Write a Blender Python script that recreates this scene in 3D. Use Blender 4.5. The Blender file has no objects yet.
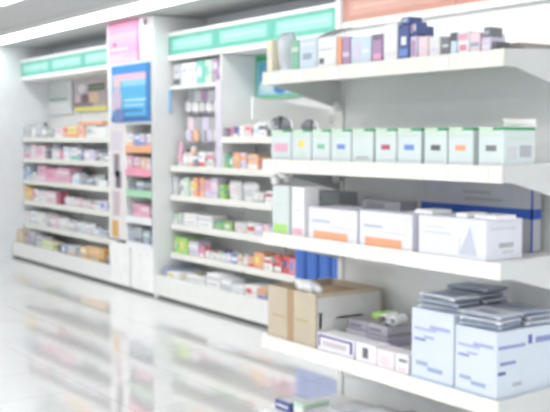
import bpy, bmesh, math, random
from mathutils import Vector, Matrix
random.seed(11)
SC = bpy.context.scene
COL = SC.collection

# ------------------------------------------------------------------ camera
W, H = 550, 412
FPX = 978.0
CAMZ = 1.5
PITCH = math.atan((206 - 139) / FPX)
AZ = math.radians(34.8)          # forward turned from +Y towards +X
cam_d = bpy.data.cameras.new('camera'); cam = bpy.data.objects.new('camera', cam_d); COL.objects.link(cam)
cam.location = (0, 0, CAMZ)
cam.rotation_euler = (math.pi / 2 - PITCH, 0, -AZ)
cam_d.sensor_width = 36; cam_d.lens = 36 * FPX / W
cam_d.clip_start = 0.05; cam_d.clip_end = 100
cam_d.dof.use_dof = True
cam_d.dof.focus_distance = 1.0
cam_d.dof.aperture_fstop = 14
SC.camera = cam
ROT = cam.rotation_euler.to_matrix()

def ray(px, py):
    return ROT @ Vector(((px - W / 2) / FPX, (H / 2 - py) / FPX, -1))

def on_x(px, py, X):
    d = ray(px, py); t = X / d.x
    return d.y * t, CAMZ + d.z * t          # Y, Z

def y_at(px, X, z):                         # Y on plane X at height z seen in column px
    lo, hi = 0, 412
    for _ in range(30):
        m = (lo + hi) / 2
        if on_x(px, m, X)[1] > z: lo = m
        else: hi = m
    return on_x(px, lo, X)[0]

def z_at(px, py, X): return on_x(px, py, X)[1]

def px_scale(px, X, z):                     # pixels per metre of height there
    Y = y_at(px, X, z)
    f = Vector((math.sin(AZ), math.cos(AZ)))
    return FPX / (X * f.x + Y * f.y)

# --------------------------------------------------------------- materials
def lin(h):
    h = h.lstrip('#'); c = [int(h[i:i + 2], 16) / 255 for i in (0, 2, 4)]
    return [v / 12.92 if v <= .04045 else ((v + .055) / 1.055) ** 2.4 for v in c] + [1]

MATS = {}
def mat(hexc, rough=.5, vary=.04, scale=9, metal=0, bump=0):
    key = (hexc, rough, vary, scale, metal, bump)
    if key in MATS: return MATS[key]
    m = bpy.data.materials.new('surface_' + hexc.strip('#')); m.use_nodes = True
    nt = m.node_tree; b = nt.nodes['Principled BSDF']
    c = lin(hexc)
    tc = nt.nodes.new('ShaderNodeTexCoord'); n = nt.nodes.new('ShaderNodeTexNoise')
    n.inputs['Scale'].default_value = scale; n.inputs['Detail'].default_value = 3
    nt.links.new(tc.outputs['Object'], n.inputs['Vector'])
    r = nt.nodes.new('ShaderNodeValToRGB')
    r.color_ramp.elements[0].position = .3; r.color_ramp.elements[1].position = .7
    r.color_ramp.elements[0].color = [max(0, v * (1 - vary)) for v in c[:3]] + [1]
    r.color_ramp.elements[1].color = [min(1, v * (1 + vary)) for v in c[:3]] + [1]
    nt.links.new(n.outputs['Fac'], r.inputs['Fac']); nt.links.new(r.outputs['Color'], b.inputs['Base Color'])
    b.inputs['Roughness'].default_value = rough; b.inputs['Metallic'].default_value = metal
    if bump:
        bp = nt.nodes.new('ShaderNodeBump'); bp.inputs['Strength'].default_value = bump; bp.inputs['Distance'].default_value = .01
        nt.links.new(n.outputs['Fac'], bp.inputs['Height']); nt.links.new(bp.outputs['Normal'], b.inputs['Normal'])
    MATS[key] = m; return m

def emit(name, hexc, s):
    m = bpy.data.materials.new(name); m.use_nodes = True
    b = m.node_tree.nodes['Principled BSDF']
    b.inputs['Base Color'].default_value = lin(hexc); b.inputs['Emission Color'].default_value = lin(hexc)
    b.inputs['Emission Strength'].default_value = s
    return m

WHITE = mat('#F2F2F0', .35); WALLM = mat('#E4E8EB', .6, .02); CEILM = mat('#C6C8C7', .8, .02)
PANEL = mat('#EAECEA', .45, .02); METAL = mat('#EAEAE7', .3, .02); GREYP = mat('#C2C5C4', .5, .03)
DARK = mat('#4A4C52', .6); RAIL = mat('#EBEAE2', .3, .02)

def floor_mat():
    m = bpy.data.materials.new('polished_floor_tiles'); m.use_nodes = True
    nt = m.node_tree; b = nt.nodes['Principled BSDF']
    tc = nt.nodes.new('ShaderNodeTexCoord'); br = nt.nodes.new('ShaderNodeTexBrick')
    br.offset = 0; br.inputs['Scale'].default_value = 1; br.inputs['Brick Width'].default_value = .6; br.inputs['Row Height'].default_value = .6
    br.inputs['Mortar Size'].default_value = .003
    br.inputs['Color1'].default_value = lin('#F2F2F1'); br.inputs['Color2'].default_value = lin('#EFEFEF'); br.inputs['Mortar'].default_value = lin('#C9C9C8')
    nt.links.new(tc.outputs['Object'], br.inputs['Vector']); nt.links.new(br.outputs['Color'], b.inputs['Base Color'])
    b.inputs['Roughness'].default_value = .2
    gl_ = nt.nodes.new('ShaderNodeBsdfGlossy'); gl_.inputs['Color'].default_value = (.93, .93, .93, 1); gl_.inputs['Roughness'].default_value = .06
    mx = nt.nodes.new('ShaderNodeMixShader'); mx.inputs[0].default_value = .5
    nt.links.new(b.outputs[0], mx.inputs[1]); nt.links.new(gl_.outputs[0], mx.inputs[2]); nt.links.new(mx.outputs[0], nt.nodes['Material Output'].inputs['Surface'])
    n = nt.nodes.new('ShaderNodeTexNoise'); n.inputs['Scale'].default_value = 1.3
    bp = nt.nodes.new('ShaderNodeBump'); bp.inputs['Strength'].default_value = .02; bp.inputs['Distance'].default_value = .02
    nt.links.new(tc.outputs['Object'], n.inputs['Vector']); nt.links.new(n.outputs['Fac'], bp.inputs['Height']); nt.links.new(bp.outputs['Normal'], b.inputs['Normal']); nt.links.new(bp.outputs['Normal'], gl_.inputs['Normal'])
    return m

# ----------------------------------------------------------- mesh builder
class MB:
    def __init__(s): s.v = []; s.f = []; s.mi = []; s.mats = []
    def m(s, mt):
        if mt not in s.mats: s.mats.append(mt)
        return s.mats.index(mt)
    def poly(s, pts, mt):
        i = len(s.v); s.v += [tuple(p) for p in pts]; s.f.append(list(range(i, i + len(pts)))); s.mi.append(s.m(mt))
    def box(s, x0, x1, y0, y1, z0, z1, mt, bev=0):
        bm = bmesh.new(); bmesh.ops.create_cube(bm, size=1)
        for v in bm.verts:
            v.co = ((x0 + x1) / 2 + v.co.x * (x1 - x0), (y0 + y1) / 2 + v.co.y * (y1 - y0), (z0 + z1) / 2 + v.co.z * (z1 - z0))
        if bev: bmesh.ops.bevel(bm, geom=bm.edges[:], offset=bev, segments=1, affect='EDGES')
        s.add(bm, mt)
    def add(s, bm, mt, free=True):
        i = len(s.v); bm.verts.index_update()
        s.v += [tuple(v.co) for v in bm.verts]
        for f in bm.faces: s.f.append([i + v.index for v in f.verts]); s.mi.append(s.m(mt))
        if free: bm.free()
    def prism(s, pts, axis, a0, a1, mt):     # polygon extruded along an axis ('x' or 'y')
        n = len(pts); i = len(s.v)
        for a in (a0, a1):
            for p in pts: s.v.append((a, p[0], p[1]) if axis == 'x' else (p[0], a, p[1]))
        s.f.append([i + k for k in range(n)]); s.f.append([i + n + k for k in reversed(range(n))])
        for k in range(n): s.f.append([i + k, i + (k + 1) % n, i + n + (k + 1) % n, i + n + k])
        s.mi += [s.m(mt)] * (n + 2)
    def lathe(s, prof, mt, seg=16, c=(0, 0), sx=1, sy=1):
        i = len(s.v)
        for r, z in prof:
            for k in range(seg):
                a = 2 * math.pi * k / seg; s.v.append((c[0] + r * sx * math.cos(a), c[1] + r * sy * math.sin(a), z))
        for j in range(len(prof) - 1):
            for k in range(seg):
                s.f.append([i + j * seg + k, i + j * seg + (k + 1) % seg, i + (j + 1) * seg + (k + 1) % seg, i + (j + 1) * seg + k]); s.mi.append(s.m(mt))
        s.f.append([i + k for k in reversed(range(seg))]); s.mi.append(s.m(mt))
        t = i + (len(prof) - 1) * seg; s.f.append([t + k for k in range(seg)]); s.mi.append(s.m(mt))
    def build(s, name, parent=None, loc=(0, 0, 0), rz=0, smooth=False):
        me = bpy.data.meshes.new(name); me.from_pydata(s.v, [], s.f)
        for mt in s.mats: me.materials.append(mt)
        for p, k in zip(me.polygons, s.mi): p.material_index = k; p.use_smooth = smooth
        bm = bmesh.new(); bm.from_mesh(me); bmesh.ops.recalc_face_normals(bm, faces=bm.faces[:]) if not getattr(s, 'open', False) else None
        bm.to_mesh(me); bm.free()
        o = bpy.data.objects.new(name, me); COL.objects.link(o); o.location = loc; o.rotation_euler.z = rz
        if parent: o.parent = parent
        return o

def tag(o, label, cat, group=None, kind=None):
    o['label'] = label; o['category'] = cat
    if group: o['group'] = group
    if kind: o['kind'] = kind
    return o
def struct(o): o['kind'] = 'structure'; return o
def empty(name, loc=(0, 0, 0), rz=0):
    o = bpy.data.objects.new(name, None); COL.objects.link(o); o.location = loc; o.rotation_euler.z = rz
    o.empty_display_size = .1; return o

# prints: (face, u0, v0, u1, v1, material); face f = front (-X), s = side (-Y), t = top; u runs left to right as seen
def add_prints(mb, dx, dy, dz, prints):
    e = .0009
    for p in prints:
        F, u0, v0, u1, v1, m = p
        if F == 'f':
            Y = lambda u: dy / 2 - u * dy
            mb.box(-dx / 2 - e, -dx / 2 + .001, Y(u1), Y(u0), v0 * dz, v1 * dz, m)
        elif F == 's':
            X = lambda u: -dx / 2 + u * dx
            mb.box(X(u0), X(u1), -dy / 2 - e, -dy / 2 + .001, v0 * dz, v1 * dz, m)
        else:
            X = lambda u: -dx / 2 + u * dx; Y = lambda v: dy / 2 - v * dy
            mb.box(X(u0), X(u1), Y(v1), Y(v0), dz - .001, dz + e, m)

def carton(name, loc, size, body, prints=(), bev=.002, rz=0):
    dx, dy, dz = size; mb = MB(); mb.box(-dx / 2, dx / 2, -dy / 2, dy / 2, 0, dz, body, min(bev, dy * .1, dz * .1))
    add_prints(mb, dx, dy, dz, prints)
    return mb.build(name, None, loc, rz)

def pouch_mb(dx, dy, dz, m, m2=None):
    bm = bmesh.new(); bmesh.ops.create_grid(bm, x_segments=8, y_segments=8, size=.5)
    mb = MB(); n = 8
    vs = [[(u / n, v / n) for u in range(n + 1)] for v in range(n + 1)]
    bm.free()
    for side in (-1, 1):
        base = len(mb.v)
        for v in range(n + 1):
            for u in range(n + 1):
                a, b = u / n, v / n
                t = (max(0, math.sin(math.pi * a)) ** .5) * (max(0, math.sin(math.pi * (b * .86 + .0))) ** .45 if b < 1 else 0)
                if b == 0: t = (max(0, math.sin(math.pi * a)) ** .5) * .8
                w = 1 - .08 * math.sin(math.pi * b)
                mb.v.append((side * dx / 2 * t, (a - .5) * dy * w, b * dz))
        for v in range(n):
            for u in range(n):
                k = base + v * (n + 1) + u
                mb.f.append([k, k + 1, k + n + 2, k + n + 1])
                mb.mi.append(mb.m(m2 if (m2 and 2 <= v <= 4 and 1 <= u <= 6) else m))
    base = len(mb.v)
    for u in range(n + 1):
        a = u / n; t = (max(0, math.sin(math.pi * a)) ** .5) * .8
        mb.v.append((-dx / 2 * t, (a - .5) * dy, 0)); mb.v.append((dx / 2 * t, (a - .5) * dy, 0))
    for u in range(n): k = base + 2 * u; mb.f.append([k, k + 1, k + 3, k + 2]); mb.mi.append(mb.m(m))
    return mb

def bottle(loc, r, h, body, cap, label_m=None):
    e = empty('bottle', loc)
    mb = MB(); mb.lathe([(r * .9, 0), (r, h * .04), (r, h * .66), (r * .85, h * .74), (r * .4, h * .8), (r * .38, h * .84)], body)
    if label_m: mb.lathe([(r * 1.01, h * .2), (r * 1.01, h * .56)], label_m)
    mb.build('body', e, smooth=False)
    c = MB(); c.lathe([(r * .48, h * .82), (r * .48, h * .98), (r * .42, h)], cap); c.build('cap', e)
    return e

# --------------------------------------------------------------- palette
PAL = {
 'white': '#F1F1F1', 'off-white': '#E4E3DF', 'pale grey': '#C9CCD0', 'grey': '#A3A7AC', 'dark grey': '#5F6268', 'charcoal': '#3F4148',
 'pale pink': '#EED3DA', 'pink': '#E79DB8', 'rose': '#DC7796', 'red': '#D2423F', 'dark red': '#A83352', 'orange': '#EE9A68',
 'peach': '#F3B48A', 'yellow': '#F2D65B', 'cream': '#EFE6C0', 'beige': '#DCC9A8', 'tan': '#D9AF74', 'brown': '#97704B',
 'lime green': '#9BD65A', 'green': '#6DB892', 'pale green': '#C2DEC4', 'teal': '#54C3AC', 'pale blue': '#C9DCEB', 'blue': '#4F7FD0',
 'navy': '#27397E', 'lilac': '#D6CBE6', 'mauve': '#A77AA8', 'slate blue': '#8C9DB8', 'ginger': '#E0A545'}
def soft(h, t=.22):
    c = [int(h[i:i + 2], 16) for i in (1, 3, 5)]; return '#' + ''.join('%02X' % round(v + (245 - v) * t) for v in c)
def P(n): return mat(soft(PAL[n]), .38, .03, 30)
ORD = ['first', 'second', 'third', 'fourth', 'fifth', 'sixth', 'seventh', 'eighth', 'ninth', 'tenth', 'eleventh', 'twelfth', 'thirteenth', 'fourteenth', 'fifteenth', 'sixteenth']

# ------------------------------------------------------------------ room
XF, XS, XB = 4.32, 4.47, 4.87      # base front, shelf fronts, back panel
Y_END = on_x(12, 258, XF)[0]
CZ = 2.66
mb = MB(); mb.box(-6, 5.4, -3, Y_END + .3, -.1, 0, floor_mat()); struct(mb.build('floor'))
mb = MB(); mb.box(-6, 5.4, -3, Y_END + .3, CZ + .06, CZ + .2, CEILM)
struct(mb.build('ceiling'))
mb = MB(); mb.box(-6, 5.4, Y_END, Y_END + .15, 0, CZ + .06, WALLM); struct(mb.build('wall_end'))
mb = MB(); mb.box(XB + .03, XB + .2, -3, Y_END, 0, CZ + .06, WALLM); struct(mb.build('wall_right'))
# dropped ceiling over the wall run and linear light trough
mb = MB(); mb.box(4.2, XB + .03, -3, Y_END, CZ, CZ + .06, CEILM); struct(mb.build('trim_1'))
LAMP = emit('lamp_diffuser', '#FFFFFF', 5.5)
def lamp(x0, x1, y0, y1, label):
    e = empty('ceiling_light', ((x0 + x1) / 2, (y0 + y1) / 2, CZ))
    m = MB(); hx, hy = (x1 - x0) / 2, (y1 - y0) / 2
    for a in ((-hx, -hx + .02, -hy, hy), (hx - .02, hx, -hy, hy), (-hx + .02, hx - .02, -hy, -hy + .02), (-hx + .02, hx - .02, hy - .02, hy)):
        m.box(a[0], a[1], a[2], a[3], 0, .058, METAL)
    m.build('frame', e)
    d = MB(); d.box(-hx + .02, hx - .02, -hy + .02, hy - .02, .01, .03, LAMP); d.build('diffuser', e)
    tag(e, label, 'light'); return e
lamp(3.84, 4.19, -2.5, Y_END - .01, 'long white strip light in the ceiling along the wall shelving')
lamp(2.5, 3.0, 7.4, 8.45, 'small rectangular ceiling light cut off at the top left corner')
lamp(.2, .9, -2, 11.3, 'unseen added fill light over the open floor left of the strip light')['group'] = 'added fill lights over the floor'  # unseen lamp added, run long to brighten the far shelving
lamp(-2.6, -2.0, -2, 8, 'unseen added fill light farthest from the shelving')['group'] = 'added fill lights over the floor'  # out-of-view lamp added for more light from above

# ------------------------------------------------- wall shelving (bays)
Y_P1 = on_x(110, 287, XF)[0]; Y_P0 = on_x(154, 298, XF)[0]; Y_H = y_at(337, XS, 2.3)
Y_B2E = y_at(297, XS, .5)
z1 = [z_at(65, y, XS) for y in (137.8, 160, 183.5, 206, 231)]
z2 = [z_at(215, y, XS) for y in (168, 199, 230, 261)]
LIP = .05

def shelf(parent, y0, y1, z, xf=XS, xb=XB, lip=LIP, railm=None, tags=0):
    cy = (y0 + y1) / 2; w = y1 - y0
    m = MB(); m.box(xf + .012, xb, -w / 2, w / 2, z - .02, z, METAL); m.box(xf + .012, xf + .03, -w / 2, w / 2, z - lip, z - .02, METAL)
    s = m.build('shelf', parent, (0, cy, 0))
    r = MB(); r.prism([(xf, z - lip), (xf + .012, z - lip), (xf + .012, z + .004), (xf + .005, z + .004)], 'y', -w / 2, w / 2, railm or RAIL)
    r.build('price_rail', s)
    return s

def header(name, y0, y1, n, body, inner, label, zb=2.28):
    e = empty(name, (0, 0, 0)); zt = zb + .18
    m = MB(); m.box(XS, XS + .1, y0, y1, zt, zt + .03, WHITE); m.box(XS, XB, y0, y1, zb - .045, zb, WHITE); m.box(XS + .03, XS + .1, y0, y1, zb, zt, WHITE)
    m.build('frame', e)
    w = (y1 - y0) / n
    for k in range(n):
        a, b = y0 + k * w, y0 + (k + 1) * w
        p = MB(); p.box(XS + .012, XS + .029, a + .004, b - .004, zb + .002, zt - .002, body)
        p.box(XS + .009, XS + .013, a + .07, b - .07, zb + .045, zt - .035, inner)
        p.box(XS + .008, XS + .012, a + .12, b - .12, zb + .09, zt - .07, mat('#B4DED5' if body is TEAL else '#D3AFA3', .5))
        p.build('sign_panel', e)
    tag(e, label, 'sign'); return e
TEAL = mat('#69BDAA', .5); TEAL2 = mat('#97D2C5', .5); SALM = mat('#C08E80', .5); SALM2 = mat('#C99D90', .5)

def bay(name, y0, y1, zs, label, base_h=.20, far=True):
    e = empty(name, (0, 0, 0))
    m = MB(); m.box(XB - .01, XB + .02, y0, y1, 0, 2.24, PANEL); m.build('back_panel', e)
    m = MB(); m.box(XF + .03, XB - .01, y0, y1, 0, .03, DARK); m.build('kick_board', e)
    m = MB(); m.box(XF, XF + .02, y0, y1, .03, base_h + .02, METAL); m.box(XF + .02, XB - .01, y0, y1, base_h - .02, base_h, METAL)
    m.build('base_shelf', e)
    n = 3; w = (y1 - y0)
    for z in zs: shelf(e, y0 + .02, y1 - .02, z)
    for k in range(n + 1):
        yy = y0 + .015 + k * (w - .03) / n
        m = MB(); m.box(XB - .03, XB - .01, yy - .015, yy + .015, base_h, 2.2, METAL); m.build('upright', e)
    tag(e, label, 'shelving'); return e

BH1 = z_at(65, 256, XF); BH2 = z_at(215, 291, XF)
b1 = bay('wall_shelving', Y_P1 + .01, Y_END - .01, z1, 'far bay of white wall shelving next to the white end wall', BH1)
b2 = bay('wall_shelving', Y_B2E + .01, Y_P0 - .035, z2, 'middle bay of white wall shelving between poster column and near gondola', BH2)
b3 = bay('wall_shelving', 2.2, Y_B2E - .01, [.28, z_at(240, 137, XS)], 'bay of white wall shelving behind the near gondola under orange sign', BH2)
header('header_sign', Y_P1 + .01, Y_END - .01, 3, TEAL, TEAL2, 'turquoise header sign over the far bay')
header('header_sign', Y_H, Y_P0 - .035, 3, TEAL, TEAL2, 'turquoise header sign over the middle bay')
header('header_sign', 2.2, Y_H - .06, 3, SALM, SALM2, 'salmon orange header sign above the near gondola', 2.335)
m = MB(); m.box(XS + .03, XB - .032, 2.21, Y_H - .055, 1.75, 2.285, mat('#F4F5F4', .4, .01))
tag(m.build('wall_cabinet'), 'plain white wall cabinet front below the salmon orange sign', 'cabinet')
m = MB(); m.box(XS - .02, XB, Y_H - .05, Y_H - .01, 2.2, CZ - .01, WHITE)
tag(m.build('sign_divider'), 'white upright divider between turquoise and orange header signs', 'divider')
# bright pelmet panel over bay behind the gondola
# upper niche of the middle bay
ZN = z_at(195, 84, XS)
yA0 = y_at(219, XS, 1.7); yA1 = Y_P0 - .04
zsm = z_at(240, 137, XS)
e = empty('cosmetics_niche')
m = MB(); m.box(XS + .01, XB - .032, yA0 - .03, yA0, z2[0] + .003, 2.23, PANEL); m.build('side_panel', e)
m = MB(); m.box(XS + .01, XB - .032, yA0 + .002, yA1, ZN - .03, ZN, METAL); m.build('shelf', e)
m = MB(); m.box(XS + .005, XS + .01, yA1 - .045, yA1, ZN - .25, ZN - .035, mat('#7DB2DC', .4)); m.build('blue_strip', e)
m = MB(); m.box(XS + .004, XS + .01, yA0 - .03, yA0 + .07, z2[0] + .003, ZN + .02, mat('#DAD3E2', .4)); m.build('lilac_strip', e)
m = MB(); m.box(XB - .05, XB - .032, yA0, yA1, z2[0] + .003, ZN - .03, mat('#CFCED4', .5)); m.build('hook_panel', e)
tag(e, 'white cosmetics niche with blue and lilac edges in the middle bay', 'shelving')
m = empty('wall_shelf'); shelf(m, Y_B2E + .02, yA0 - .035, zsm, XS, XB - .032); tag(m, 'short white shelf below the blue green poster', 'shelf')

# column between the bays
e = empty('display_column')
ym = (Y_P1 + Y_P0) / 2
yn1 = y_at(125.5, XF, 1.2); yn0 = y_at(151.5, XF, 1.2)
zn = [z_at(138, y, XF) for y in (146, 169.5, 190.5, 217, 243)]
ztop = z_at(138, 124, XF)
m = MB()
m.box(XF, XB, yn0 - .002, yn0 + .0, .03, CZ - .01, WHITE)
m.box(XF, XB, yn1, Y_P1, zn[4] + .003, CZ - .01, WHITE)
m.box(XF, XB, yn0, yn1, ztop, CZ - .01, WHITE)
m.box(XB - .15, XB, yn0, yn1, .03, ztop, GREYP)
m.build('column_body', e)
for (a, b, nm) in ((Y_P0, ym - .012, 'a'), (ym + .012, Y_P1, 'b')):
    q = MB(); q.box(XF - .003, XF + .015, a + .004, b - .004, .03, zn[4] - .03, WHITE, .002); q.build('lower_panel', e)
q = MB(); q.box(XF + .03, XB, Y_P0, Y_P1, 0, .03, DARK); q.box(XF + .016, XB - .15, Y_P0 + .002, Y_P1, .03, zn[4] - .04, mat('#7A7C80', .6)); q.build('kick_board', e)
for z, c in zip(zn, ('#F0B184', '#EE9DB4', '#A9D8B5', '#EDEDEF', '#EDEDEF')):
    q = MB(); q.box(XF + .01, XB - .15, yn0 + .002, yn1 - .002, z - .02, z, METAL); s = q.build('shelf', e)
    r = MB(); r.box(XF - .004, XF + .01, yn0 + .002, yn1 - .002, z - .065, z + .003, mat(c, .4)); r.build('price_rail', s)
q = MB(); q.box(XF - .006, XF, yn1 + .03, Y_P1 - .05, zn[4] + .01, ztop, mat('#E3DCDD', .5))
for (a, b, u, v, c) in ((.15, .85, .78, .95, '#D9D0DA'), (.3, .7, .55, .75, '#8D868E'), (.4, .8, .45, .6, '#6E6A74'), (.2, .7, .2, .42, '#CBB8BE'), (.1, .6, .01, .16, '#D9AE66')):
    hh = ztop - zn[4] - .02; ww = Y_P1 - .05 - yn1 - .03
    q.box(XF - .008, XF - .005, Y_P1 - .05 - b * ww, Y_P1 - .05 - a * ww, zn[4] + .01 + u * hh, zn[4] + .01 + v * hh, mat(c, .5))
q.build('product_strip', e)
tag(e, 'white display column with two posters and a narrow shelf niche', 'column')
e = empty('shelving_end_panel')
m = MB(); m.box(XF, XB + .02, Y_P0 - .03, Y_P0 - .004, 0.0, CZ - .01, mat('#E2E5E4', .5, .02)); m.build('panel', e)
tag(e, 'tall white end post between display column and middle bay', 'panel')

# ---------------------------------------------------------------- posters
def poster(X, px0, px1, py0, py1, bg, shapes, label, border=None, discs=()):
    pc = ((px0 + px1) / 2, (py0 + py1) / 2)
    z0, z1_ = z_at(pc[0], py1, X), z_at(pc[0], py0, X)
    y1_, y0_ = y_at(px0, X, (z0 + z1_) / 2), y_at(px1, X, (z0 + z1_) / 2)
    w, h = y1_ - y0_, z1_ - z0
    mb = MB(); mb.box(-.006, 0, -w / 2, w / 2, 0, h, bg)
    k = 0
    for (u0, v0, u1, v1, c) in shapes:
        k += 1
        mb.box(-.006 - .0006 * k, -.005, w / 2 - u1 * w, w / 2 - u0 * w, v0 * h, v1 * h, mat(c, .35, .05, 20))
    for (u, v, ru, rv, c) in discs:
        k += 1
        pts = [(w / 2 - (u + ru * math.cos(t * math.pi / 10)) * w, (v + rv * math.sin(t * math.pi / 10)) * h) for t in range(20)]
        mb.prism(pts, 'x', -.006 - .0006 * k, -.004, mat(c, .35, .08, 20))
    o = mb.build('poster', None, (X - .001, (y0_ + y1_) / 2, z0))
    tag(o, label, 'poster'); return o
PX = XF
poster(PX, 109, 150, 20, 61, mat('#EA9DBE', .35), [(0, 0, .72, .2, '#EFC0D2'), (0, .72, .72, 1, '#E07FA8'), (.72, 0, .78, 1, '#DF5F9A'), (.78, 0, 1, 1, '#F0E9EC'), (.4, .12, .68, .17, '#E7A3BC'), (.05, .3, .5, .34, '#F8DDE6')],
       'pink poster with pale figure on top of the display column', discs=((.17, .45, .04, .05, '#D8315F'), (.92, .86, .06, .1, '#4B3A44'), (.9, .5, .08, .3, '#E4D3CF')))
poster(PX, 112, 151, 64, 122, mat('#57B3DE', .35), [(0, .84, 1, 1, '#3D8FD0'), (.05, .72, 1, .84, '#E5B7C9'), (.28, .62, 1, .73, '#8CCBE6'), (.35, .36, .9, .4, '#B5E2EF'), (.35, .27, .85, .31, '#A4D8EC'), (.3, .18, .8, .22, '#2F7CBE'), (0, 0, 1, .1, '#2F6DB0'), (.9, 0, 1, 1, '#3E7FC0')],
       'blue poster with pink cloud band and standing figure', discs=((.16, .66, .09, .1, '#E9C3BE'), (.15, .36, .13, .28, '#C9B8CC'), (.2, .12, .16, .12, '#6C86B8')))
poster(XB - .032, 46, 72, 81, 114, mat('#E3E6E5', .4), [(.08, .5, .92, .95, '#D2D7D5'), (.15, .4, .85, .48, '#9DB8AE'), (.15, .2, .85, .3, '#EDEDED')], 'pale grey notice with green line on the far bay back')
poster(XB - .032, 75, 107, 79, 111, mat('#BDB3B6', .4), [(.45, .62, .95, .85, '#4E5B45'), (.5, .68, .9, .78, '#7E8B63'), (0, 0, 1, .14, '#E4DE6E'), (.0, .14, .6, .3, '#8D7A7E')],
       'collage poster with dark green box and yellow bottom stripe', discs=((.25, .72, .14, .14, '#E4DFE4'), (.1, .42, .1, .14, '#E0CBC8'), (.62, .42, .17, .17, '#EAC6A6'), (.35, .4, .13, .15, '#7B5C66')))
poster(XB - .032, 255, 300, 54, 98, mat('#8CC8E0', .35), [(0, .86, 1, 1, '#4FAE7E'), (0, 0, .06, 1, '#6DBF92'), (0, 0, 1, .06, '#79CC8C'), (.12, .4, .45, .84, '#5FA9C9'), (.38, .45, .75, .86, '#2F63AE'), (.1, .1, .9, .3, '#BFE3EE')],
       'blue poster with green border high in the middle bay', discs=((.3, .3, .15, .16, '#D8EEF2'), (.6, .2, .14, .1, '#4E8FD0')))

# ------------------------------------------------------------- small goods
TOPS = {}
def unit_row(items, X, z, where, group, dflt_depth=.16, cat='product'):
    """items: (px0, px1, height_px, colour, kind, accent[, lift_px])"""
    X0 = X + .025
    for k, it in enumerate(items):
        a, b, hp, col, kind, acc = it[:6]; lift = it[6] if len(it) > 6 else 0
        ya, yb = y_at(a, X0, z), y_at(b, X0, z)
        s = px_scale((a + b) / 2, X0, z)
        w = max(.03, (ya - yb) - .008); h = hp / s; yc = (ya + yb) / 2
        if XF - .1 < X and Y_B2E < yc < Y_P0 and yc + w / 2 > Y_P0 - .045: yc = Y_P0 - .047 - w / 2
        d = min(dflt_depth, max(.06, w * .8)); zz = z + .0015 + lift / s
        m1 = P(col); m2 = P(acc) if acc else None
        x = X0 + d / 2 + random.uniform(0, .02)
        nm = {'box': 'carton', 'pouch': 'pouch', 'bottle': 'bottle', 'tube': 'tube', 'flat': 'flat_pack'}[kind]
        if kind in ('box', 'flat'):
            if kind == 'flat': d = dflt_depth * 1.4; x = X0 + d / 2
            pr = []
            if m2:
                t = random.choice((0, 1, 2))
                if t == 0: pr = [('f', .0, .55, 1, .82, m2), ('f', .15, .2, .8, .3, P('grey'))]
                elif t == 1: pr = [('f', .0, .05, 1, .32, m2), ('f', .2, .6, .75, .72, P('slate blue'))]
                else: pr = [('f', .1, .3, .55, .75, m2), ('f', .62, .4, .9, .5, P('grey'))]
                pr.append(('s', .1, .35, .9, .65, m2))
            o = carton(nm, (x, yc, zz), (d, w, h), m1, pr)
        elif kind == 'pouch':
            o = pouch_mb(d * .8, w, h, m1, m2).build(nm, None, (x, yc, zz), smooth=True)
        elif kind == 'bottle':
            n = max(1, 1); r = min(w / 2, .045)
            o = bottle((X0 + r + .005, yc, zz), r, h, m1, m2 or P('white'), P('white') if col != 'white' else P('pale blue'))
        elif kind == 'tube':
            e_ = empty(nm, (X0 + .04, yc, zz)); q = MB()
            rr = min(w / 2, .03)
            q.lathe([(rr * .8, h * .16), (rr, h * .2), (rr * .95, h * .6)], m1, 14); q.lathe([(rr * .95, h * .6), (rr, h)], m1, 14, sx=.35, sy=1.1); q.build('body', e_)
            q = MB(); q.lathe([(rr * .7, 0), (rr * .75, h * .17)], m2 or P('white'), 14); q.build('cap', e_); o = e_
        nmlab = {'box': 'carton', 'pouch': 'soft pouch', 'bottle': 'bottle', 'tube': 'tube', 'flat': 'flat carton'}[kind]
        if acc:
            nmlab += f' with {acc} ' + ('cap' if kind in ('bottle', 'tube') else 'print')
        if lift: lab = f'{col} {nmlab} lying on top of the cartons, {where}'
        else:
            n_ = sum(1 for q_ in items if len(q_) < 7)
            pos = ORD[sum(1 for q_ in items[:k] if len(q_) < 7)]
            lab = f'{col} {nmlab}, {pos} from left, {where}'
        tag(o, lab, {'box': 'box', 'flat': 'box', 'pouch': 'pouch', 'bottle': 'bottle', 'tube': 'tube'}[kind], group)

B = 'box'; PO = 'pouch'; BO = 'bottle'; TU = 'tube'; FL = 'flat'
unit_row([(24, 29, 11, 'pale grey', B, 'grey'), (29.5, 34, 13, 'off-white', BO, 'grey'), (34, 39, 12, 'pale grey', B, 'grey'), (39.5, 44, 15, 'grey', BO, 'charcoal'), (45, 52, 9, 'grey', B, 'pale green'),
          (53, 61, 10, 'pale pink', B, 'white'), (62.5, 67, 11, 'peach', B, 'red'), (67.5, 77, 11, 'yellow', B, 'orange'), (77.5, 84, 12, 'peach', B, 'rose'), (84.5, 95, 12, 'white', B, 'grey'), (95.5, 105, 11, 'white', B, None),
          (78, 103, 3, 'orange', FL, None, 13)], XS, z1[0], 'top shelf, far bay', 'products on the top shelf of the far bay')
unit_row([(24, 29, 12, 'pale grey', B, 'rose'), (29.5, 36, 14, 'pale pink', B, 'white'), (36.5, 45, 13, 'pale pink', B, 'pink'), (45.5, 49.5, 9, 'dark grey', B, None), (50, 54, 15, 'pale blue', BO, 'white'), (54.5, 58.5, 15, 'pale grey', BO, 'slate blue'),
          (59, 62.5, 9, 'rose', B, None), (63, 69, 13, 'white', B, 'pale blue'), (69.5, 76, 13, 'white', B, 'teal'), (76.5, 81, 12, 'slate blue', B, 'white'), (83, 94, 11, 'lilac', B, 'white'), (95, 101, 9, 'pale grey', PO, None), (101.5, 107, 8, 'grey', PO, 'white')],
         XS, z1[1], 'second shelf, far bay', 'products on the second shelf of the far bay')
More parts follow.
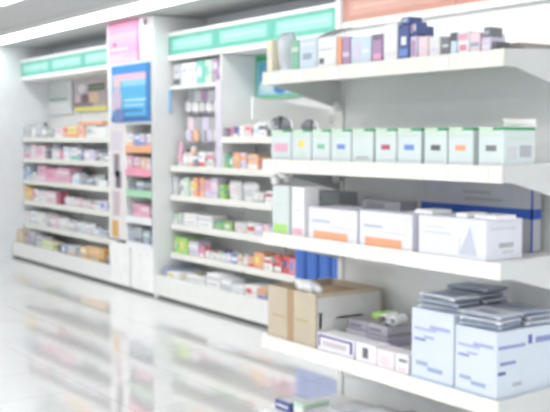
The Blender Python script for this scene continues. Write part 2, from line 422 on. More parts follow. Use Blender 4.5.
unit_row([(22.5, 25.5, 12, 'slate blue', B, 'white'), (26, 29, 13, 'pale blue', B, 'blue'), (30, 35.5, 8, 'off-white', B, 'pale green'), (36, 45.5, 15, 'pink', B, 'pale pink'), (46, 56, 13, 'pink', B, 'rose'), (56.5, 69, 15, 'pink', B, 'pale pink'),
          (70, 74, 10, 'white', BO, 'pale blue'), (74.5, 79, 11, 'pale blue', B, 'white'), (80, 89, 9, 'grey', PO, 'pale blue'), (89.5, 98, 11, 'pale grey', PO, None), (98.5, 107, 6, 'white', FL, None)],
         XS, z1[2], 'third shelf, far bay', 'products on the third shelf of the far bay')
unit_row([(22, 27, 14, 'yellow', B, 'orange'), (27.5, 32, 12, 'peach', B, 'yellow'), (32.5, 38, 12, 'white', B, 'rose'), (38.5, 45, 11, 'white', B, 'pale pink'), (45.5, 55, 12, 'pale pink', B, 'white'), (55.5, 59.5, 12, 'dark red', B, None),
          (60, 68, 9, 'white', PO, None), (68.5, 77, 9, 'pale pink', PO, 'white'), (77.5, 86, 8, 'white', PO, 'pale pink'), (86.5, 92, 7, 'rose', PO, 'white'), (92.5, 99, 9, 'white', B, 'grey'), (99.5, 107, 10, 'lilac', B, 'blue')],
         XS, z1[3], 'fourth shelf, far bay', 'products on the fourth shelf of the far bay')
unit_row([(21, 29, 12, 'white', B, 'pale pink'), (29.5, 37, 13, 'white', B, 'pale grey'), (37.5, 46, 13, 'off-white', B, 'white'), (46.5, 53, 12, 'pale pink', PO, 'white'), (53.5, 62, 12, 'white', PO, None), (62.5, 71, 11, 'pale grey', PO, 'white'),
          (71.5, 80, 11, 'white', PO, 'pale blue'), (80.5, 89, 11, 'white', PO, 'lilac'), (89.5, 97, 8, 'pale blue', PO, 'white'), (98, 107, 7, 'pale grey', B, 'slate blue')],
         XS, z1[4], 'fifth shelf, far bay', 'products on the fifth shelf of the far bay')
unit_row([(14, 18, 12, 'beige', B, 'peach'), (18.5, 22.5, 13, 'beige', B, None), (23, 28, 15, 'grey', B, 'brown'), (28.5, 34, 14, 'grey', B, 'mauve'), (35, 41, 11, 'pale grey', B, 'grey'), (42, 52, 8, 'cream', B, 'lime green'), (53, 60, 7, 'charcoal', PO, None),
          (61, 66, 9, 'slate blue', B, 'white'), (66.5, 75, 9, 'pale grey', B, 'tan'), (76, 80, 7, 'grey', B, None), (80.5, 87, 12, 'tan', B, 'cream'), (87.5, 98, 13, 'tan', B, 'peach'), (98.5, 104, 13, 'ginger', B, 'brown'), (104.5, 109, 9, 'brown', B, 'navy')],
         XF + .04, BH1, 'base shelf, far bay', 'products on the base shelf of the far bay')
# middle bay
unit_row([(223, 228, 9, 'dark grey', B, 'mauve'), (228.5, 233, 10, 'rose', B, 'dark grey'), (233.5, 238, 10, 'navy', B, 'white'), (238.5, 244, 11, 'white', B, 'pale pink'), (244.5, 250, 12, 'pale pink', B, 'red'), (250.5, 257, 15, 'white', BO, 'white'), (258, 266, 13, 'white', B, 'charcoal'), (267, 279, 21, 'charcoal', B, 'grey'), (280, 293, 21, 'charcoal', B, 'dark grey')],
         XS, zsm, 'short shelf below poster', 'products on the short shelf below the poster')
unit_row([(223.5, 227, 13, 'green', B, 'lime green'), (227.5, 232.5, 12, 'green', B, 'white'), (233, 239.5, 16, 'orange', B, 'peach'), (240, 246, 16, 'lilac', B, 'orange'), (246.5, 257, 15, 'peach', B, 'white'), (257.5, 264, 12, 'brown', B, 'red'), (265, 272, 12, 'beige', B, 'red')],
         XS, z2[0], 'top full shelf, middle bay', 'products on the top full shelf of the middle bay')
unit_row([(171.8, 176, 17, 'pale grey', B, 'white'), (176.5, 182, 16, 'white', PO, 'grey'), (182.5, 188, 18, 'pale green', B, 'white'), (188.5, 192, 15, 'white', B, 'yellow'), (192.5, 197.5, 19, 'orange', B, 'yellow'), (198, 203, 19, 'peach', B, 'rose'), (203.5, 210, 18, 'pink', B, 'lilac'), (210.5, 217, 20, 'lilac', B, 'pale pink'),
          (218, 222.5, 14, 'lime green', B, 'green'), (223, 235, 19, 'white', PO, 'pale pink'), (236, 250, 19, 'white', PO, 'pale grey'), (252, 257, 17, 'pale grey', BO, 'white'), (257.5, 263, 10, 'off-white', B, 'grey'), (263.5, 274, 12, 'white', B, 'dark red'), (275, 284, 12, 'pale pink', B, 'grey')],
         XS, z2[1], 'second full shelf, middle bay', 'products on the second full shelf of the middle bay')
unit_row([(171.8, 175.5, 10, 'pale green', B, 'white'), (176, 181.5, 11, 'pale grey', B, 'pale green'), (182.5, 196, 12, 'white', B, 'off-white'), (196.5, 211, 12, 'white', B, 'pale grey'), (212, 219.5, 8, 'green', PO, 'lime green'), (220, 227.5, 9, 'lime green', PO, 'white'), (228.5, 240, 10, 'white', PO, 'pale pink'), (240.5, 253, 12, 'white', PO, 'red'),
          (254, 261, 11, 'lilac', B, 'white'), (261.5, 268, 12, 'pale pink', B, 'rose'), (268.5, 276, 11, 'lilac', B, 'pale grey'), (277, 286, 10, 'cream', B, 'lime green')],
         XS, z2[2], 'third full shelf, middle bay', 'products on the third full shelf of the middle bay')
unit_row([(170, 172.2, 17, 'lime green', PO, 'cream'), (173.2, 178.5, 16, 'lime green', PO, 'green'), (179, 187, 16, 'lime green', B, 'yellow'), (187.5, 197, 14, 'lilac', B, 'white'), (197.5, 203, 11, 'rose', B, 'white'), (203.5, 208, 10, 'pale pink', BO, 'red'), (208.5, 213.5, 9, 'white', BO, 'rose'), (214, 219, 9, 'cream', BO, 'white'),
          (219.5, 224, 11, 'pale blue', BO, 'navy'), (224.5, 229, 12, 'lilac', BO, 'navy'), (229.5, 235, 12, 'blue', BO, 'white'), (235.5, 240, 10, 'cream', B, 'rose'), (240.5, 246, 11, 'pale pink', BO, 'white'), (246.5, 252, 10, 'peach', B, 'red'), (252.5, 263, 16, 'orange', B, 'yellow'), (263.5, 272, 13, 'white', B, 'red')],
         XS, z2[3], 'fourth full shelf, middle bay', 'products on the fourth full shelf of the middle bay')
unit_row([(273, 280, 17, 'red', B, 'white'), (280.5, 288, 18, 'red', B, 'navy'), (288.5, 295, 17, 'rose', B, 'blue')],
         XS, z2[3], 'right end of fourth full shelf', 'red cartons at the right end of the fourth full shelf')
unit_row([(160.6, 166, 9, 'slate blue', FL, 'grey'), (167, 179, 6, 'white', FL, 'yellow'), (179.5, 191, 7, 'off-white', PO, None), (191.5, 205, 7, 'white', FL, 'pale grey'), (206, 219, 14, 'white', B, 'pale grey'), (219.5, 231, 13, 'pale grey', B, 'white'), (232, 243, 8, 'white', FL, 'pale blue'), (244, 256, 11, 'white', B, 'red'), (256.5, 269, 11, 'orange', B, 'blue'), (270, 283, 10, 'white', B, 'slate blue')],
         XF + .04, BH2, 'base shelf, middle bay', 'products on the base shelf of the middle bay', .22)
unit_row([(301, 310, 19, 'charcoal', B, 'dark grey'), (311, 323, 18, 'dark grey', B, 'grey')], XS, zsm, 'shelf seen under the scalloped bracket', 'dark cartons seen under the scalloped bracket')
# upper niche
unit_row([(172.5, 179.5, 21, 'pale grey', B, 'charcoal'), (180, 187.5, 22, 'white', B, 'off-white'), (188, 195.5, 22, 'white', B, 'pale grey'), (196.5, 203.5, 23, 'teal', B, 'white'), (204, 211.5, 23, 'pale green', B, 'teal'), (212, 217, 24, 'mauve', B, 'lilac')],
         XS, ZN, 'top of cosmetics niche', 'cartons on top of the cosmetics niche')
unit_row([(175, 180, 24, 'pink', TU, 'white'), (180.5, 186, 17, 'pale grey', BO, 'charcoal'), (186.5, 192, 20, 'peach', BO, 'white'), (192.5, 197.5, 13, 'dark grey', B, 'white'), (198, 204.5, 15, 'white', B, 'red'), (205, 212, 15, 'off-white', B, 'rose')],
         XS, z2[0], 'bottom of cosmetics niche', 'cosmetics at the bottom of the cosmetics niche')
def hang_pack(px, py_top, py_bot, wpx, colr, lowr, label, grp):
    X = XS + .16
    z1_, z0 = z_at(px, py_top, X), z_at(px, py_bot, X)
    y = y_at(px, X, (z0 + z1_) / 2); w = abs(y_at(px - wpx / 2, X, z0) - y_at(px + wpx / 2, X, z0))
    e_ = empty('hanging_pack', (X, y, z0)); h = z1_ - z0
    q = MB(); q.box(-.002, .002, -w / 2, w / 2, 0, h, P(colr), .001); q.build('backing_card', e_)
    q = MB(); q.lathe([(w * .3, h * .06), (w * .42, h * .12), (w * .42, h * .42), (w * .3, h * .5)], P(lowr), 12, c=(-.02, 0), sx=.5); q.build('blister', e_)
    q = MB(); q.box(-.01, XB - .05 - X, -.003, .003, h - .02, h - .014, METAL); q.build('hook', e_)
    tag(e_, label, 'pack', grp)
for k, (px, c, l) in enumerate(((180, 'grey', 'white'), (187.5, 'pale grey', 'white'), (195, 'mauve', 'off-white'), (202.5, 'pale grey', 'white'), (210, 'grey', 'off-white'))):
    hang_pack(px + 11 - k * .8, 90, 113, 6.3, c, l, f'{c} card with {l} blister, {ORD[k]} from left, upper hanging row', 'upper row of hanging cosmetics packs')
for k, (px, c, l) in enumerate(((180, 'pale pink', 'lilac'), (188, 'grey', 'peach'), (196, 'lilac', 'grey'), (203.5, 'grey', 'lilac'), (211, 'pale grey', 'cream'))):
    hang_pack(px + 11 - k * .8, 117, 143, 6.3, c, l, f'{c} card with {l} blister, {ORD[k]} from left, lower hanging row', 'lower row of hanging cosmetics packs')
# column niche
for z, its, nm in ((zn[0], [(127, 132, 12, 'white', B, 'peach'), (132.5, 138, 12, 'blue', B, 'white'), (138.5, 144, 12, 'lilac', B, 'blue'), (144.5, 149.5, 12, 'white', B, 'rose')], 'top'),
                   (zn[1], [(127, 132, 13, 'pink', B, 'white'), (132.5, 139, 12, 'pale pink', B, 'rose'), (139.5, 145, 12, 'peach', B, 'white'), (145.5, 149.5, 11, 'white', B, 'pink')], 'second'),
                   (zn[2], [(127, 134, 8, 'dark grey', B, 'slate blue'), (134.5, 142, 9, 'slate blue', B, 'white'), (142.5, 149.5, 8, 'grey', B, 'charcoal')], 'third'),
                   (zn[3], [(127, 132, 7, 'grey', B, None), (132.5, 140.5, 12, 'pink', B, 'rose'), (141, 149.5, 12, 'pink', B, 'pale pink')], 'fourth'),
                   (zn[4], [(127, 134, 13, 'slate blue', B, 'grey'), (134.5, 142, 15, 'grey', B, 'dark grey'), (142.5, 149.5, 13, 'slate blue', B, 'pale green')], 'bottom')):
    unit_row(its, XF - .005, z, f'{nm} shelf of the column niche', f'products on the {nm} shelf of the column niche', .12)
# blue bottles by bay end
zb = .36
for k in range(5):
    yb_ = y_at(304, XS + .07, .5) - k * .155
    o = empty('bottle', (XS + .075, yb_, .2815)); q = MB()
    q.lathe([(.066, 0), (.071, .01), (.071, .34), (.066, .37), (.05, .385)], mat('#4670BE', .3), 20); q.build('body', o)
    q = MB(); q.lathe([(.05, .386), (.05, .42), (.046, .425)], mat('#3B60A8', .3), 16); q.build('cap', o)
    tag(o, f'large blue bottle behind the brown carton, {ORD[k]} from left of the five', 'bottle', 'blue bottles behind the brown carton')

# ---------------------------------------------------------------- gondola
GX, GB = 2.67, 3.16
GY0, GY1 = y_at(501, GX, 1.4), y_at(262, GX, 1.2)
zt1 = 1.5 + 65.5 / 205; zg = [z_at(385, 61, GX), z_at(378, 163.5, GX), z_at(378, 248, GX), z_at(400, 375, GX)]
print('GOND', GY0, GY1, zg, z1, z2, BH1, BH2, Y_END, Y_P1, Y_P0, Y_H, Y_B2E)
e = empty('gondola_shelving', (GX + .25, (GY0 + GY1) / 2, 0)); ox, oy = e.location.x, e.location.y
def gl(mb, nm, parent=None, lbl=None):
    o = mb.build(nm, parent or e, (-ox, -oy, 0) if parent is None else (0, 0, 0)); return o
m = MB(); m.box(GB, GB + .03, GY0, GY1, .05, zg[0] + .05, mat('#F0F1F0', .35, .02)); gl(m, 'back_panel')
for yy in (GY0 + .012, GY1 - .012):
    m = MB(); m.box(GB - .012, GB + .05, yy - .018, yy + .018, 0, zg[0] + .06, METAL); gl(m, 'upright')
m = MB(); m.box(GX, GX + .02, GY0, GY1, .02, .17, METAL); m.box(GX + .02, GB, GY0, GY1, .15, .17, METAL); m.box(GX + .04, GB, GY0, GY1, 0, .02, DARK); gl(m, 'base_shelf')
for z in zg:
    m = MB(); m.box(GX + .014, GB, GY0 + .004, GY1 - .004, z - .022, z, METAL); m.box(GX + .014, GX + .03, GY0 + .004, GY1 - .004, z - .055, z - .022, METAL)
    s = gl(m, 'shelf')
    r = MB(); r.prism([(GX, z - .058), (GX + .014, z - .058), (GX + .014, z + .004), (GX + .004, z + .004)], 'y', GY0, GY1, RAIL); gl(r, 'price_rail', s)
    for yy in (GY0, GY1 - .004):
        r = MB(); r.prism([(GX + .015, z + .004), (GX + .015, z - .056), (GX + .07, z - .06), (GB, z - .17), (GB, z + .02), (GX + .2, z + .012)], 'y', yy - .002, yy + .004, mat('#D3D5D3', .4, .02)); gl(r, 'bracket', s)
    n = 7
    for k in range(n):
        yy = GY0 + .08 + k * (GY1 - GY0 - .16) / (n - 1) + random.uniform(-.03, .03)
        r = MB(); r.box(GX - .0015, GX + .001, yy - .035, yy + .035, z - .05, z - .008, mat(random.choice(('#FFFFFF', '#F9F5E4', '#F4F6FA', '#FBFAF2')), .3)); gl(r, 'price_tag', s)
# scalloped end bracket and clips at the far end
def arch(c, r, n=7): return [(c + r * math.cos(math.pi * t / n), r * math.sin(math.pi * t / n)) for t in range(n + 1)]
YB_ = GY1 + .10
def on_y(px, py, Y):
    d_ = ray(px, py); t_ = Y / d_.y
    return d_.x * t_, CAMZ + d_.z * t_
a0, ab = on_y(253, 97, YB_), on_y(253, 119, YB_)
pts = [a0, ab, on_y(269, 121, YB_)]
for (p0, p1, top, bot) in ((270, 293, 116, 128), (301, 319, 119, 130)):
    q0, q1 = on_y(p0, bot, YB_), on_y(p1, bot, YB_); zt_ = on_y((p0 + p1) / 2, top, YB_)[1]
    for t_ in range(9):
        u_ = t_ / 8
        pts.append((q0[0] + (q1[0] - q0[0]) * (1 - math.cos(math.pi * u_)) / 2, q0[1] + (zt_ - q0[1]) * math.sin(math.pi * u_) ** .6))
pts += [on_y(335, 131, YB_), on_y(335, 111, YB_)]
xr_ = pts[-1][0]
m = MB(); m.prism(pts, 'y', YB_, YB_ + .014, mat('#F8F8F6', .4, .01)); m.box(xr_ - .03, xr_ - .01, GY1 - .001, YB_, pts[-1][1] - .06, pts[-1][1] - .02, METAL); m.box(xr_ - .03, GB + .02, GY1 - .001, GY1 + .01, pts[-1][1] - .06, pts[-1][1] - .02, METAL); gl(m, 'end_bracket')
for (dx_, z) in ((.06, zg[1] - .10), (.14, zg[1] - .09), (.44, zg[1] - .1), (.44, zg[0] - .16)):
    m = MB(); m.lathe([(.012, z - .02), (.022, z - .01), (.024, z + .01), (.012, z + .03)], METAL, 12, c=(GX + dx_, GY1 - .03)); 
    m.box(GX + dx_ - .006, GX + dx_ + .006, GY1 - .03, GY1 - .004, z, z + .012, METAL); gl(m, 'shelf_clip')
tag(e, 'near white gondola shelving with four open shelves and price rails', 'shelving')

def gbox(px0, px1, hpx, sh, col, prints, label, name='carton', depth=.2, back=0, lift=0, group=None, cat='box', hexc=None, dz=None):
    X = GX + .02 + back; z = zg[sh] + .0012
    ya, yb = y_at(px0, X, z + .05), y_at(px1, X, z + .05)
    s = px_scale((px0 + px1) / 2, X, z)
    o = carton(name, (X + depth / 2, (ya + yb) / 2, z + lift), (depth, ya - yb - .003, hpx / s), mat(hexc, .4, .03, 20) if hexc else P(col), prints, .003)
    return tag(o, label, cat, group)

G1 = 'small cartons on the top shelf of the near gondola'
txt = P('slate blue'); gr = P('grey'); pg = P('pale grey')
TOPROW = [
 (266.5, 272, 32, 'cream', [('f', .2, .4, .8, .6, P('off-white'))], 'narrow cream carton at far left of top gondola shelf', .10, 0),
 (291, 298.5, 30, 'green', [('f', .0, .6, 1, .75, P('pale green'))], 'narrow green carton on top gondola shelf', .12, 0),
 (299, 317, 31, 'pale blue', [('f', .2, .3, .7, .5, txt), ('f', .1, .75, .9, .82, P('white'))], 'pale blue carton right of the narrow green carton', .15, 0),
 (317.5, 336, 30, 'white', [('f', .1, .12, .35, .3, P('charcoal')), ('f', .1, .55, .85, .62, pg)], 'white carton with dark print and black opened lid', .15, 0),
 (336.5, 341.5, 28, 'orange', [('f', .0, .1, 1, .2, P('peach'))], 'narrow orange carton beside a mauve one', .12, 0),
 (342, 350, 28, 'mauve', [('f', .1, .3, .9, .45, P('lilac'))], 'narrow mauve carton right of the orange one', .12, 0),
 (350.5, 371, 27, 'pale blue', [('f', .15, .2, .5, .75, P('lilac')), ('f', .6, .4, .9, .5, P('white'))], 'wide pale blue carton between the two mauve cartons', .15, 0),
 (372, 382, 28, 'mauve', [('f', .05, .78, .95, .95, P('dark grey')), ('f', .1, .1, .9, .3, P('pink'))], 'mauve carton with dark top band left of tall white carton', .12, 0),
 (383, 397, 37, 'white', [('f', .1, .15, .9, .25, P('off-white'))], 'tall white carton left of the navy carton', .15, 0),
 (398, 409, 34, 'navy', [('f', .3, .42, .75, .66, P('white')), ('f', .1, .1, .9, .3, P('blue'))], 'tall navy carton with white spot', .14, 0),
 (410, 417, 22, 'lilac', [('f', .2, .1, .8, .8, P('mauve'))], 'lilac carton with purple print right of the navy carton', .12, 0),
 (418, 428, 21, 'pale pink', [('f', .2, .4, .8, .5, P('lilac'))], 'pale pink carton, left one of the plain pair', .14, 0),
 (428.5, 440, 20, 'off-white', [('f', .2, .3, .8, .4, P('lilac'))], 'off-white carton, right one of the plain pair', .14, 0),
 (441, 449.5, 18, 'dark grey', [('f', .1, .45, .9, .6, P('pale grey'))], 'small dark grey carton on the top gondola shelf', .12, 0),
 (450, 457, 22, 'pale blue', [('f', .0, .6, 1, .98, P('charcoal'))], 'small pale blue carton with charcoal top band', .12, 0),
 (457.5, 469, 22, 'white', [('f', .1, .6, .9, .9, P('pink')), ('f', .2, .15, .8, .4, P('rose'))], 'white carton with two pink patches', .14, 0),
 (469.5, 480, 20, 'pale pink', [('f', .1, .3, .9, .5, P('slate blue'))], 'pale pink carton with blue grey band', .14, 0),
 (481, 491, 14, 'lilac', [('f', .1, .2, .9, .4, P('white'))], 'low lilac carton near the right end of the top shelf', .08, 0),
 (492.5, 497, 9, 'charcoal', [], 'low charcoal carton at the right end of the top shelf', .07, 0),
]
for a, b, h, c, pr, lab, d, bk in TOPROW:
    o_ = gbox(a, b, h, 0, c, pr, lab, depth=d, back=bk, group=G1)
    if 'black opened lid' in lab: lidbox = o_
gbox(483, 490, 10, 0, 'dark grey', [('f', .1, .3, .9, .6, gr)], 'dark grey carton stacked on the low lilac carton', depth=.07, lift=14.3 / 276 , group=G1)
gbox(400, 409.5, 7, 0, 'navy', [('f', .2, .2, .8, .8, txt)], 'small navy carton lying on the tall navy carton', depth=.07, lift=34.6 / 246, group=G1)
gbox(410, 416.5, 13, 0, 'navy', [('f', .1, .2, .4, .8, P('mauve')), ('f', .55, .3, .9, .8, P('pale grey'))], 'navy carton with purple print lying on lilac and pink cartons', depth=.06, lift=22.8 / 247, group=G1)
# open black lid
hl = max(v.co.z for v in lidbox.data.vertices); wl = lidbox.dimensions.y / 2
m = MB(); m.prism([(-.075, hl + .004), (-.075, hl + .001), (.02, hl + .040), (.02, hl + .043)], 'y', -wl, wl, P('charcoal')); m.build('lid', lidbox)['label'] = 'black lid tilted open'
# brown-grey flat carton at the right end, lying back along the shelf
o = carton('carton', (GX + .24, GY0 + .1, zg[0] + .0012), (.2, .12, .036), mat('#A79E98', .5), [('s', .1, .3, .8, .6, gr)]); tag(o, 'flat brown-grey carton at the right end behind the charcoal one', 'box')
# rounded bag between the cream and green cartons
ya, yb = y_at(278, GX + .06, 1.9), y_at(290, GX + .06, 1.9)
o = pouch_mb(.10, ya - yb, .19, mat('#DDE2E8', .2), P('pale grey')).build('plastic_bag', None, (GX + .08, (ya + yb) / 2, zg[0] + .0012), smooth=True); tag(o, 'pale rounded plastic bag between cream and green cartons, top gondola shelf', 'bag')

# shelf 2: cartons with green lids
G2 = 'white cartons with green lids on the gondola second shelf'
GRN = mat('#3FA56E', .4)
lidrow = [(271, 291, 'pink', 'pink'), (292, 311, 'yellow', 'yellow'), (312, 330, 'green', 'green'), (331, 351, 'blue', 'blue'), (352, 373, 'slate blue', 'grey'), (375, 396, 'dark red', 'dark red'), (397, 421, 'blue', 'blue'), (424, 447, 'charcoal', 'charcoal'), (448, 473, 'orange', 'orange'), (478, 504, 'dark grey', 'grey')]
labs = ['leftmost green lidded carton, with a wide pink print', 'green lidded carton with a small yellow print', 'green lidded carton with a small dark green print', 'green lidded carton with pale blue print, fourth from left', 'plain green lidded carton with grey line along its foot', 'green lidded carton with a small dark red print', 'green lidded carton with blue print, third left of the rightmost', 'green lidded carton with charcoal print beside the orange one', 'green lidded carton with an orange red print', 'rightmost green lidded carton with grey side picture']
for k, ((a, b, c, cn), lab) in enumerate(zip(lidrow, labs)):
    X = GX + .03; z = zg[1] + .0012; ya, yb = y_at(a, X, z + .05), y_at(b, X, z + .05); w = ya - yb - .004; d = .17; hh = .133
    en = empty('medicine_carton', (X + d / 2, (ya + yb) / 2, z))
    mb = MB(); mb.box(-d / 2, d / 2, -w / 2, w / 2, 0, hh, mat('#DAE4E3', .35, .02), .002)
    pr = {0: [('f', .15, .3, .85, .6, P('pink'))], 1: [('f', .35, .45, .65, .72, P('yellow')), ('f', .4, .1, .7, .3, P('pale green'))], 4: [('f', .2, .12, .8, .2, gr)]}.get(k, [('f', .3, .42, .72, .58, P(c))])
    pr = pr + [('f', .08, .82, .92, .88, P('pale green')), ('f', .1, .06, .9, .1, pg)]
    if k == 9: pr += [('s', .08, .74, .9, .8, P('pale green')), ('s', .1, .2, .42, .55, P('pale grey')), ('s', .5, .25, .88, .58, P('grey'))]
    add_prints(mb, d, w, hh, pr); mb.build('body', en)
    mb = MB(); mb.box(-d / 2 - .001, d / 2 + .001, -w / 2 - .001, w / 2 + .001, hh, hh + .010, GRN, .002)
    mb.box(-d / 2 - .003, -d / 2 - .001, -w * .1, w / 2 - .004, hh - .008, hh + .011, P('pale green')); mb.build('lid', en)
    tag(en, lab, 'box', G2)
o = pouch_mb(.035, .13, .03, mat('#F0F0EC', .5)).build('folded_leaflet', None, (GX + .14, y_at(520, GX + .14, 1.55), zg[1] + .1465), rz=1.0, smooth=True)
tag(o, 'white folded leaflet on the rightmost green lidded carton', 'paper')

# shelf 3
gbox(272, 289, 48, 2, 'pale green', [('f', .1, .02, .9, .2, P('lime green')), ('f', .2, .6, .8, .65, pg)], 'tall pale green carton with lime foot at gondola left end', depth=.10, hexc='#D3DDDA')
gbox(291.5, 304, 49, 2, 'white', [('f', .1, .03, .9, .16, P('pink')), ('f', .3, .5, .7, .55, pg)], 'tall narrow white carton with pink foot beside the pale green one', depth=.09)
gbox(305, 339, 40, 2, 'grey', [('f', .3, .3, .9, .7, mat('#8F9396', .5)), ('f', .1, .8, .5, .86, P('dark grey'))], 'large grey carton standing at the back of the gondola third shelf', depth=.12, back=.235, hexc='#A7ABAD')
G3 = 'lilac cartons with orange bands'
OR = mat('#EBAA82', .4)
for a, b, lab in ((308, 357, 'lilac white carton with orange band, left one of two'), (359, 412, 'lilac white carton with orange band, right one of two')):
    gbox(a, b, 32 if a < 350 else 36, 2, 'lilac', [('f', .12, .02, .82, .26, OR), ('f', .1, .55, .45, .6, txt), ('f', .5, .4, .9, .44, pg)], lab, depth=.2, group=G3, hexc='#E6E4F0')
gbox(362, 400, 9, 2, 'dark grey', [('f', .1, .2, .6, .8, P('charcoal'))], 'flat dark grey pack lying on the right lilac carton', depth=.1, back=.08, lift=.148 + .0, name='flat_pack')
zC = 39 / 262
en = gbox(418, 486, 40, 2, 'white', [('f', .1, .55, .5, .6, pg), ('f', .1, .7, .4, .74, pg), ('f', .62, .08, .64, .5, pg), ('s', .1, .75, .8, .8, pg), ('s', .35, .3, .75, .42, gr), ('s', .45, .15, .75, .24, pg)], 'large white carton with grey side print, right end of third shelf', depth=.2, hexc='#E4E6EE')
ht = 40 / px_scale(452, GX + .02, zg[2])
wC = en.dimensions.y
tri = MB(); e0 = -.1 - .0012
tri.prism([(-wC * .12, ht * .1), (-wC * .38, ht * .1), (-wC * .28, ht * .8)], 'x', e0, -.0995, mat('#C6CAD6', .4)); tri.build('printed_triangle', en)
yC = en.location.y
bl = mat('#3B67C8', .35)
yDa, yDb = y_at(421, GX + .4, zg[2] + .16), y_at(533, GX + .4, zg[2] + .16)
d3 = carton('carton', (GX + .425, (yDa + yDb) / 2, zg[2] + .0012), (.05, yDa - yDb, .285), mat('#CBCDD2', .3), [('f', 0, .46, 1, .60, bl), ('f', .985, 0, 1, 1, bl), ('f', .4, .78, .65, .82, gr), ('f', .42, .68, .75, .72, gr), ('s', 0, .46, 1, .6, bl)])
tag(d3, 'large grey carton with blue edges behind the white carton', 'box')
for dy_, w_, nm in ((.18, .10, 'left'), (-.03, .06, 'middle'), (-.15, .11, 'right')):
    o = carton('flat_pack', (GX + .1, yC + dy_, zg[2] + ht + .0022), (.11, w_, .016), P('white'), [('t', .2, .2, .8, .8, pg)], .002)
    tag(o, f'small flat white pack, {nm} of three on the large white carton', 'pack', 'flat packs on the large white carton')

# shelf 4 : brown carton, open
X = GX + .02; z = zg[3] + .0012
ya, yb = y_at(268, X, z + .1), y_at(315.5, X, z + .1); d = .40; w = ya - yb; hh = 53 / px_scale(292, X, z)
en = empty('shipping_carton', (X + d / 2, (ya + yb) / 2, z)); TAN = mat('#C4B8A4', .7, .05, 6); TAN2 = mat('#AE9372', .7); SIDE = mat('#D9D8D5', .6)
mb = MB(); t = .005
mb.box(-d / 2, -d / 2 + t, -w / 2, w / 2, 0, hh, TAN); mb.box(d / 2 - t, d / 2, -w / 2, w / 2, 0, hh, TAN)
mb.box(-d / 2 + t, d / 2 - t, -w / 2, -w / 2 + t, 0, hh, TAN); mb.box(-d / 2 + t, d / 2 - t, w / 2 - t, w / 2, 0, hh, TAN); mb.box(-d / 2 + t, d / 2 - t, -w / 2 + t, w / 2 - t, 0, t, TAN)
add_prints(mb, d, w, hh, [('f', .42, 0, .56, 1, TAN2), ('f', .1, .42, .38, .46, mat('#B9A07C', .7)), ('f', .6, .44, .85, .48, mat('#B9A07C', .7)), ('s', .03, .04, .97, .93, SIDE), ('s', .05, .35, .09, .65, gr), ('s', .3, .5, .7, .54, gr)])
mb.build('box_body', en)
mb = MB(); mb.prism([(-w / 2 + .004, hh - .03), (w / 2 - .004, hh - .03), (w / 2 - .004, hh - .035), (-w / 2 + .004, hh - .035)], 'x', -d / 2 + .006, d / 2 - .006, mat('#B39A7C', .7)); mb.build('inner_flap', en)
mb = MB(); mb.prism([(w / 2 + .001, hh), (w / 2 + .005, hh), (w / 2 + .030, hh - .07), (w / 2 + .026, hh - .07)], 'x', -d / 2, d / 2, TAN)
o = mb.build('side_flap', en)
tag(en, 'open brown shipping carton with grey printed side at shelf left end', 'box')
# crumpled bag on the carton
bm = bmesh.new(); bmesh.ops.create_icosphere(bm, subdivisions=3, radius=1)
for v in bm.verts:
    n_ = 1 + .22 * math.sin(v.co.x * 6 + 1) * math.cos(v.co.y * 7) + .12 * math.sin(v.co.z * 11 + v.co.x * 9)
    v.co = Vector((v.co.x * .045 * n_, v.co.y * .095 * n_, v.co.z * .028 * n_))
    v.co.z -= v.co.y * -.12 * 1
mb = MB(); mb.add(bm, mat('#F0F0F0', .35)); o = mb.build('plastic_bag', None, (GX + .10, (ya + yb) / 2 - .03, z + hh + .010), smooth=True)
tag(o, 'crumpled white plastic bag on the open brown carton', 'bag')

zz = zg[3] + .0012
def fbox(X0, dxx, px0, px1, hh_, base, hexc, prints, label, rz=0, name='carton', group=None, cat='box'):
    X = X0; ya, yb = y_at(px0, X, zz), y_at(px1, X, zz)
    o = carton(name, (X + dxx / 2, (ya + yb) / 2, zz + base), (dxx, ya - yb - .004, hh_), mat(hexc, .4, .03, 20), prints, .002, rz)
    return tag(o, label, cat, group)
PUR = mat('#4E3F86', .4)
fbox(GX + .025, .10, 317, 354, .078, 0, '#EDEBF4', [('f', .04, .78, .96, .9, PUR), ('f', .9, .2, .96, .8, PUR), ('f', .04, .2, .08, .8, PUR), ('f', .15, .3, .8, .6, mat('#CFC3C9', .4)), ('t', .1, .1, .9, .9, P('white'))], 'low white carton with purple outline right of the brown carton')
fbox(GX + .02, .09, 355.5, 376, .082, 0, '#F0EFF3', [('f', .35, .25, .62, .8, P('charcoal'))], 'low white carton with dark square, front of fourth shelf')
fbox(GX + .02, .09, 376.5, 394, .078, 0, '#EFE6EA', [('f', .15, .2, .7, .7, P('pale pink'))], 'low white carton with pale pink print, front of fourth shelf')
fbox(GX + .02, .09, 394.5, 408.5, .08, 0, '#E8E8EC', [('f', .3, .6, .9, .75, P('dark grey')), ('f', .2, .1, .8, .3, P('pale pink'))], 'low white carton with dark dash, beside the tall white carton')
G4 = 'grey flat cartons lying behind the low white cartons'
names4 = ['bottom left', 'bottom right', 'middle left', 'middle right', 'top left', 'top right']
yy0 = y_at(352, GX + .15, zz); yyE = y_at(409, GX + .12, zz)
k = 0
for lev in range(3):
    for q in range(2):
        wv = .155 - lev * .012
        yc_ = yb - .045 - wv / 2 - .0 - q * (wv + .006)
        o = carton('flat_carton', (GX + .24 + lev * .02, yc_, zz + lev * .044), (.2, wv, .042), mat(('#B9B6BE', '#C9C6CF', '#AAA7B2')[(lev + q) % 3], .4),
                   [('f', .1, .3, .7, .6, mat('#7F7B8A', .4)), ('t', .08, .1, .5, .9, mat('#8E8B97', .4)), ('t', .6, .2, .9, .8, P('pale grey'))], .002)
        tag(o, f'grey lilac flat carton lying at {names4[k]} of the pile behind', 'box', G4); k += 1
